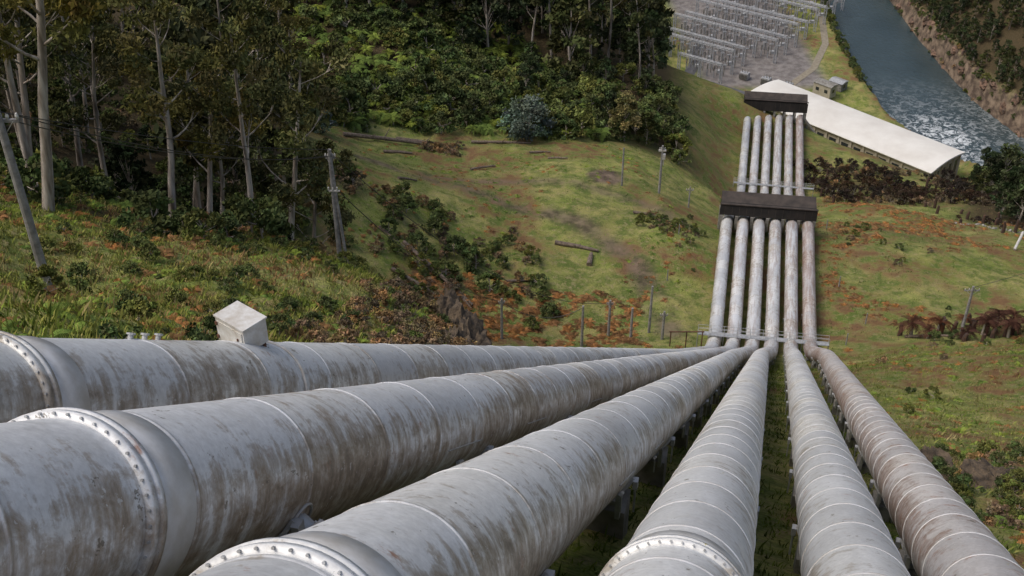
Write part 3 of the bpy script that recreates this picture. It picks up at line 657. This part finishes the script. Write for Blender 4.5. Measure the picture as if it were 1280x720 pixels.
def inst(name,protos,xy,smin,smax,single=False,zs=(.9,1.15),sink=.1,lean=0.):
    xy=np.array(xy,float).reshape(-1,2); zz=H(xy[:,0],xy[:,1])
    if not single: parent=empty(name)
    for k,((x,y),z) in enumerate(zip(xy,zz)):
        o=bpy.data.objects.new(name if single else 'plant',protos[random.randrange(len(protos))]); s_=random.uniform(smin,smax)
        o.scale=(s_,s_,s_*random.uniform(*zs)); ry=random.uniform(-.05,.05)+(random.uniform(.4,1.3)*lean); rx=random.uniform(-.05,.05)
        M_=Matrix.Rotation(ry,4,'Y')@Matrix.Rotation(rx,4,'X')@Matrix.Rotation(random.uniform(0,6.28),4,'Z')
        o.rotation_euler=M_.to_euler(); o.location=(x,y,z-sink)
        link(o,None if single else parent)
def scatter(nn,x0,x1,y0,y1,cond,mind=0,seed=1,tries=40):
    r=np.random.default_rng(seed); pts=r.uniform((x0,y0),(x1,y1),(nn*tries,2)); pts=pts[cond(pts[:,0],pts[:,1])]; out=[]
    cell={}
    for p in pts:
        if mind:
            key=(int(p[0]//mind),int(p[1]//mind))
            if any((p[0]-q[0])**2+(p[1]-q[1])**2<mind*mind for dx in(-1,0,1) for dy in(-1,0,1) for q in cell.get((key[0]+dx,key[1]+dy),[])): continue
            cell.setdefault(key,[]).append(p)
        out.append(p)
        if len(out)>=nn: break
    return out
inst('eucalyptus_tree',EUC,[(-29.2,64.5),(-25,75),(-25.7,86),(-20.8,82),(-34,88),(-33,72),(-45,97),(-42,80),(-21.5,94),(-20.5,101),(-29,108),(-38,66),(-36,78),(-28,96)],.85,1.2,single=True,lean=.13)
LF=lambda x,y:(x<-.165*y-4-(y>90)*2)&(x>-.75*y)
inst('eucalyptus_forest',EUC+EUF,scatter(80,-120,-18,84,215,LF,5,3),.85,1.25,lean=.1)
inst('understory',DRK,scatter(85,-110,-15,88,215,LF,4,4),.25,.6)
inst('forest_shrubs',SHB+SHB+BSH,scatter(240,-70,-12,62,150,lambda x,y:(x<-.155*y+.5-(y<75)*6)&(x>-.6*y)&(y>64-.1*(x+25)),1.2,5),.45,1.3)
inst('forest_bracken',FBO+FBO+FRS,scatter(460,-60,-10,56,115,lambda x,y:(x<-.14*y+.5-(y<75)*4)&(x>-.6*y),.7,45),.5,1.1)
inst('forest_ferns',FRN,scatter(26,-50,-14,72,120,lambda x,y:(x<-.17*y)&(x>-.6*y),2,47),.35,.6)
BK=lambda x,y:(y>240+(x<4)*8)&(x<33+(y-240)*.1)&(x>-120)
inst('hill_forest',EUF+EUF+DRK,scatter(185,-120,38,232,335,BK,5,6),.85,1.3)
inst('hill_forest_fill',DRK+SHB,scatter(110,-60,36,216,300,lambda x,y:(y>219+np.maximum(0,2-x)*.9)&(x<34),4.5,16),.28,.65)
inst('fern_thicket',FRN,scatter(520,-48,22,188,262,lambda x,y:(y>200-(x<-28)*8)&(x<18-(y-200)*.2)&(fbm(x,y,.09,66)>.36),1.6,8),.7,1.35)
inst('forest_edge_shrubs',SHB,scatter(230,-45,34,192,245,lambda x,y:(y>199-(x<-26)*9+(x>20)*4)&(fbm(x,y,.15,77)>.42),1.7,9),.7,2.2)
inst('river_hill_forest',DRK,scatter(620,148,240,340,530,lambda x,y:(seg_d(x,y,RIV)>3.2)&(right_bank(x,y)>0),3.3,10,90),.28,.55)
inst('river_hill_forest_far',DRK,scatter(120,190,420,330,640,lambda x,y:(seg_d(x,y,RIV)>16)&(right_bank(x,y)>90),8,19),.6,1.0)
inst('gully_forest',DRK,scatter(150,94,220,190,335,lambda x,y:(x>.45*y)&(seg_d(x,y,RIV)>6),3.8,11),.3,.8)
inst('valley_trees',DRK,scatter(50,10,62,380,520,lambda x,y:(x<58),6,12),.4,.9)
inst('riverside_trees',DRK,scatter(30,118,136,475,530,lambda x,y:(seg_d(x,y,RIV)>1),3,13),.2,.42)
inst('riverside_shrubs',SHB,scatter(70,110,134,395,480,lambda x,y:(seg_d(x,y,RIV)>.5)&(seg_d(x,y,RIV)<4),1.6,14),.5,1.1)
inst('cliff_shrubs',SHB+BSH,scatter(110,148,200,340,520,lambda x,y:(seg_d(x,y,RIV)>.8)&(seg_d(x,y,RIV)<4)&(right_bank(x,y)>0),1.6,46,90),.4,1.0)
inst('shrub',GSH,[(3.0,199)],1.15,1.25,single=True); inst('shrub',GSH,[(-33,183)],.6,.7,single=True)
inst('small_tree',YTR,[(21.5,204)],1.1,1.2,single=True); inst('small_tree',DRK,[(19,209),(12,206),(-7,205),(26,206)],.45,.6,single=True)
inst('shrub',SHB,[(-15,146),(-11,144),(-8,140),(-5,138),(-13,138),(-9,134),(-16,150),(-3,133)],.9,1.5,single=True)
inst('meadow_shrubs',SHB+BSH+BSH,scatter(90,-20,12,124,152,lambda x,y:(x<4-(y-124)*.25+4)&(fbm(x,y,.2,5)>.45),1.2,21),.3,.9)
inst('meadow_bracken',FBO+FRS,scatter(320,-26,26,130,198,lambda x,y:(fbm(x,y,.1,92)>.52),.8,48),.4,.9)
inst('blackberry_patch',SHB+BSH,scatter(40,19,30,150,162,lambda x,y:np.hypot((x-24)/5.5,(y-156)/5)<1,.9,22),.3,.5)
inst('bracken_patch',FBO,scatter(260,-14,22,119,136,lambda x,y:fbm(x,y,.2,15)>.42,.5,23),.8,1.5)
inst('brush_pile',BSH,scatter(16,-16,-9,188,193,lambda x,y:x>-99,.8,24),.5,.8)
inst('burnt_scrub',BRN+BSH+BRN,scatter(170,64,102,194,240,lambda x,y:(y>206+(x-62)*.1)&(y<244-(x-62)*.25+6)&(fbm(x,y,.1,8)>.40),1.4,25),.5,1.0)
inst('burnt_tree_fern',FRD,[(50.5,121),(52,119.5),(54,121.5),(59,120),(60.5,122),(61.8,119),(63,121),(64.5,120),(66,122.5),(56,117.5),(67.5,119.5),(62.5,124),(58,124),(65,125)],.9,1.5,single=True)
inst('stump_row',BRN,scatter(26,80,102,178,190,lambda x,y:x>0,1.2,26),.25,.45)
stp=scatter(16,76,104,172,200,lambda x,y:x>0,2,81)+scatter(22,64,100,200,238,lambda x,y:(x<.43*y),2,82)+scatter(18,49,69,116,127,lambda x,y:x>0,1.3,83)
for (x,y) in stp:
    s_=MB(); z=hz(x,y); h=random.uniform(.9,2.6); s_.tube([(x,y,z-.3),(x+random.uniform(-.1,.1),y,z+h*.6),(x+random.uniform(-.2,.2),y,z+h)],[.36,.28,.2],8,0); s_.tube([(x,y,z+h*.5),(x+random.uniform(-.6,.6),y,z+h*.8)],[.09,.03],5,0); s_.obj('tree_stump',[M_CHAR])
BANKL=lambda x,y:(corridor(x,y)>2.5)&(x>-.62*y-6)&(x<0)&(x<-.0*y+2)
inst('bank_shrubs',SHB,scatter(190,-36,2,22,76,lambda x,y:BANKL(x,y)&(fbm(x,y,.12,51)>.47),.6,27),.1,.42)
inst('bank_bracken',FRS+FRS+FBO,scatter(1100,-40,4,14,78,lambda x,y:BANKL(x,y)&(fbm(x,y,.16,52)>.37),.3,28),.3,.75)
inst('bank_dry_scrub',BSH,scatter(240,-12,2,38,76,lambda x,y:(x>-9+(y-40)*.03)&(corridor(x,y)>2.5),.35,29),.2,.5)
inst('slope_bracken',FBO+FRS,scatter(900,16,75,20,115,lambda x,y:(corridor(x,y)>2)&(fbm(x,y,.13,53)>.45),.4,30),.35,.8)
inst('slope_bracken_far',FBO,scatter(700,38,95,118,200,lambda x,y:(corridor(x,y)>2)&(fbm(x,y,.13,17)>.52),.6,35),.5,1.1)
inst('slope_shrubs',BSH+SHB,scatter(130,24,90,40,175,lambda x,y:(corridor(x,y)>4)&(fbm(x,y,.1,54)>.52),1,31),.2,.55)
inst('mound_scrub',BSH+SHB+BSH,scatter(170,15.5,25,24,46,lambda x,y:corridor(x,y)>1.2,.28,36),.12,.34)
def grass(name,pts,h0,h1,wd,cols,k=7,spread=.12,seed=0):
    r=np.random.default_rng(seed); pts=np.array(pts); nb=len(pts)*k
    P_=np.repeat(pts,k,0)+r.normal(0,spread,(nb,2)); z=np.repeat(H(pts[:,0],pts[:,1]),k)
    gx_=(H(pts[:,0]+.5,pts[:,1])-H(pts[:,0]-.5,pts[:,1])); gy_=(H(pts[:,0],pts[:,1]+.5)-H(pts[:,0],pts[:,1]-.5)); off=P_-np.repeat(pts,k,0)
    z=z+off[:,0]*np.repeat(gx_,k)+off[:,1]*np.repeat(gy_,k)-.04
    hh_=r.uniform(h0,h1,nb)*np.repeat(r.uniform(.5,1.4,len(pts)),k); th=r.uniform(0,6.28,nb); ln=r.uniform(.1,.8,nb)*hh_
    dx=np.cos(th);dy=np.sin(th); b0=np.c_[P_,z]; sv=np.c_[-dy,dx,np.zeros(nb)]*wd*.5
    mid=b0+np.c_[dx*ln*.35,dy*ln*.35,hh_*.6]; tip=b0+np.c_[dx*ln,dy*ln,hh_]
    V=np.stack([b0-sv,b0+sv,mid+sv*.8,tip],1).reshape(-1,3)
    pn=fbm(pts[:,0],pts[:,1],.18,71); ci=np.array(cols)[np.clip((pn*1.6-.3+r.normal(0,.16,len(pts)))*len(cols),0,len(cols)-1).astype(int)]; C_=np.repeat(np.repeat(ci*r.uniform(.6,1.25,(len(pts),1)),k,0)*r.uniform(.7,1.3,(nb,1)),4,0)
    me=npmesh(name,V,np.arange(len(V)).reshape(-1,4),C_,None,[M_LEAF]); link(bpy.data.objects.new(name,me))
GC1=[(.13,.185,.04),(.18,.24,.05),(.225,.27,.065),(.28,.29,.09),(.24,.27,.075),(.34,.29,.14),(.19,.225,.06),(.29,.19,.10)]
grass('grass',scatter(17000,-38,3,12,80,BANKL,0,41),.10,.42,.035,GC1,7,.11,1)
grass('grass',scatter(12000,6,70,4,116,lambda x,y:(corridor(x,y)>.4)&(x>0)&(x<20+y*.5),0,42),.08,.36,.04,GC1,6,.14,2)
grass('grass',scatter(6000,-10,34,2,112,lambda x,y:corridor(x,y)<.4,0,43),.1,.32,.035,[(.11,.165,.035),(.15,.215,.04),(.08,.12,.03)],6,.12,3)
grass('grass',scatter(9000,-30,110,118,215,lambda x,y:(corridor(x,y)>.6)&(x<32+(y-118)*.1)|((x>38)&(corridor(x,y)>.6)),0,44),.08,.26,.10,GC1,5,.3,4)
# ---------------------------------------------------------------- rocks
import bmesh
from mathutils import noise as mn
def rock(name,c,s_,seed,m=M_ROCK,sub=4):
    bm=bmesh.new(); bmesh.ops.create_icosphere(bm,subdivisions=sub,radius=1); r=random.Random(seed); o=[r.uniform(0,50) for _ in range(3)]
    for v in bm.verts:
        d_=v.co.normalized(); q=d_*1.3+Vector(o); f=.75+.45*mn.noise(q)+.12*mn.cell(q*2.2)+.2*mn.noise(q*4)+.12*mn.noise(q*9)
        v.co=Vector((d_.x*s_[0],d_.y*s_[1],d_.z*s_[2]))*f
    me=bpy.data.meshes.new(name); bm.to_mesh(me); bm.free(); me.materials.append(m); o_=bpy.data.objects.new(name,me); o_.location=c; return link(o_)
for k,(x,y,sx,sy,sz) in enumerate([(-2.6,56,1.6,3,2.2),(-3.4,61,1.7,3.2,2.4),(-3.2,51,1.4,2.6,1.7),(-4.6,67,1.8,3.5,2.4),(-1.6,47,1.2,2.2,1.3)]): rock('rock_outcrop',(x,y,hz(x,y)-.8),(sx,sy,sz),k)
for k,(x,y,sx,sy,sz) in enumerate([(19.4,34.5,1.2,2.2,.8),(20.6,31,1.4,2,.9),(18.4,38,.9,1.8,.6)]): rock('rock_outcrop',(x,y,hz(x,y)-.35),(sx,sy,sz),k+20,M_ROCK)
for k in range(26): 
    x=78+k*.55+random.uniform(-.2,.2);y=179-k*.05+random.uniform(-.5,.5); rock('stone',(x,y,hz(x,y)),[random.uniform(.2,.45)]*3,40+k,M_CONC,2)
k=0
for (x,y) in scatter(46,150,200,340,530,lambda x,y:(seg_d(x,y,RIV)>.2)&(seg_d(x,y,RIV)<4)&(right_bank(x,y)>0),2.5,61,90):
    k+=1; rock('cliff_rock',(x,y,hz(x,y)-.9),(random.uniform(1,2.2),random.uniform(1.5,3.6),random.uniform(1.2,2.8)),60+k,M_CLIFF,3)
def log(x,y,L,r,ang,br=0):
    a=Vector((math.cos(ang),math.sin(ang),0))*L/2; c=Vector((x,y,0)); p0=c-a;p1=c+a
    p0.z=hz(p0.x,p0.y)+r*.8;p1.z=hz(p1.x,p1.y)+r*.8; mb=MB(); q=p0.lerp(p1,.5)+Vector((0,0,.08)); mb.tube([p0,q,p1],[r,r*.9,r*.6],9,0)
    for k in range(br):
        s0=p0.lerp(p1,random.uniform(.3,.95)); mb.tube([s0,s0+Vector((random.uniform(-1,1),random.uniform(-1,1),random.uniform(.2,1)))*L*.14],[r*.35,r*.1],6,0)
    mb.obj('fallen_log',[M_LOG])
for a in[(9.5,147.6,6.5,.35,-.25,5),(11.3,144.5,3,.4,1.4,2),(21,160,4.2,.25,0,0),(-23,190,14,.4,.35,2),(-17,193,8,.35,-.1,2),(-10,133,13,.3,-.75,4),(-14,136,10,.25,-.6,3),(-7,130,6,.25,-1,2),(-20,186,5,.3,.2,2),(-2,196,11,.3,.1,3),(-12,128,8,.28,-.4,3),(1,137,4,.2,.5,2),(5,190,4,.2,.3,2),(-5,180,5,.22,.6,3),(8,184,3.5,.2,-.3,2),(-16,160,4,.22,.9,2)]: log(*a)
sl_=MB(); a=Vector((80,160,hz(80,160)+.2)); sl_.tube([a,a+Vector((2.2,3.2,1.2))],.22,10,0); sl_.obj('culvert_pipe',[M_WHITE])
log(52.5,120,6,.22,-.15,0)
# ---------------------------------------------------------------- light, sky, camera
w=bpy.data.worlds.new("World"); SC.world=w; w.use_nodes=True; nt=w.node_tree; sky=nt.nodes.new('ShaderNodeTexSky'); sky.sky_type='NISHITA'; sky.sun_disc=False
EL,AZ=math.radians(58),math.radians(-105)
sky.sun_elevation=EL; sky.sun_rotation=AZ; sky.air_density=1.0; sky.dust_density=5.0; nt.links.new(sky.outputs[0],nt.nodes['Background'].inputs[0]); nt.nodes['Background'].inputs[1].default_value=.15
L=bpy.data.lights.new('sun','SUN'); L.energy=1.4; L.angle=math.radians(28); L.color=(1,.975,.94); so=link(bpy.data.objects.new('sun',L))
dv=Vector((math.sin(AZ)*math.cos(EL),math.cos(AZ)*math.cos(EL),math.sin(EL))); so.rotation_euler=(-dv).to_track_quat('-Z','Y').to_euler(); so.location=dv*100
cam=bpy.data.cameras.new('camera'); cam.lens=1500/1280*36; cam.sensor_width=36; cam.clip_start=.1; cam.clip_end=5000
co=link(bpy.data.objects.new('camera',cam)); co.rotation_euler=(math.radians(55),0,0); SC.camera=co
SC.view_settings.view_transform='Standard'; SC.view_settings.look='None'; SC.view_settings.exposure=0
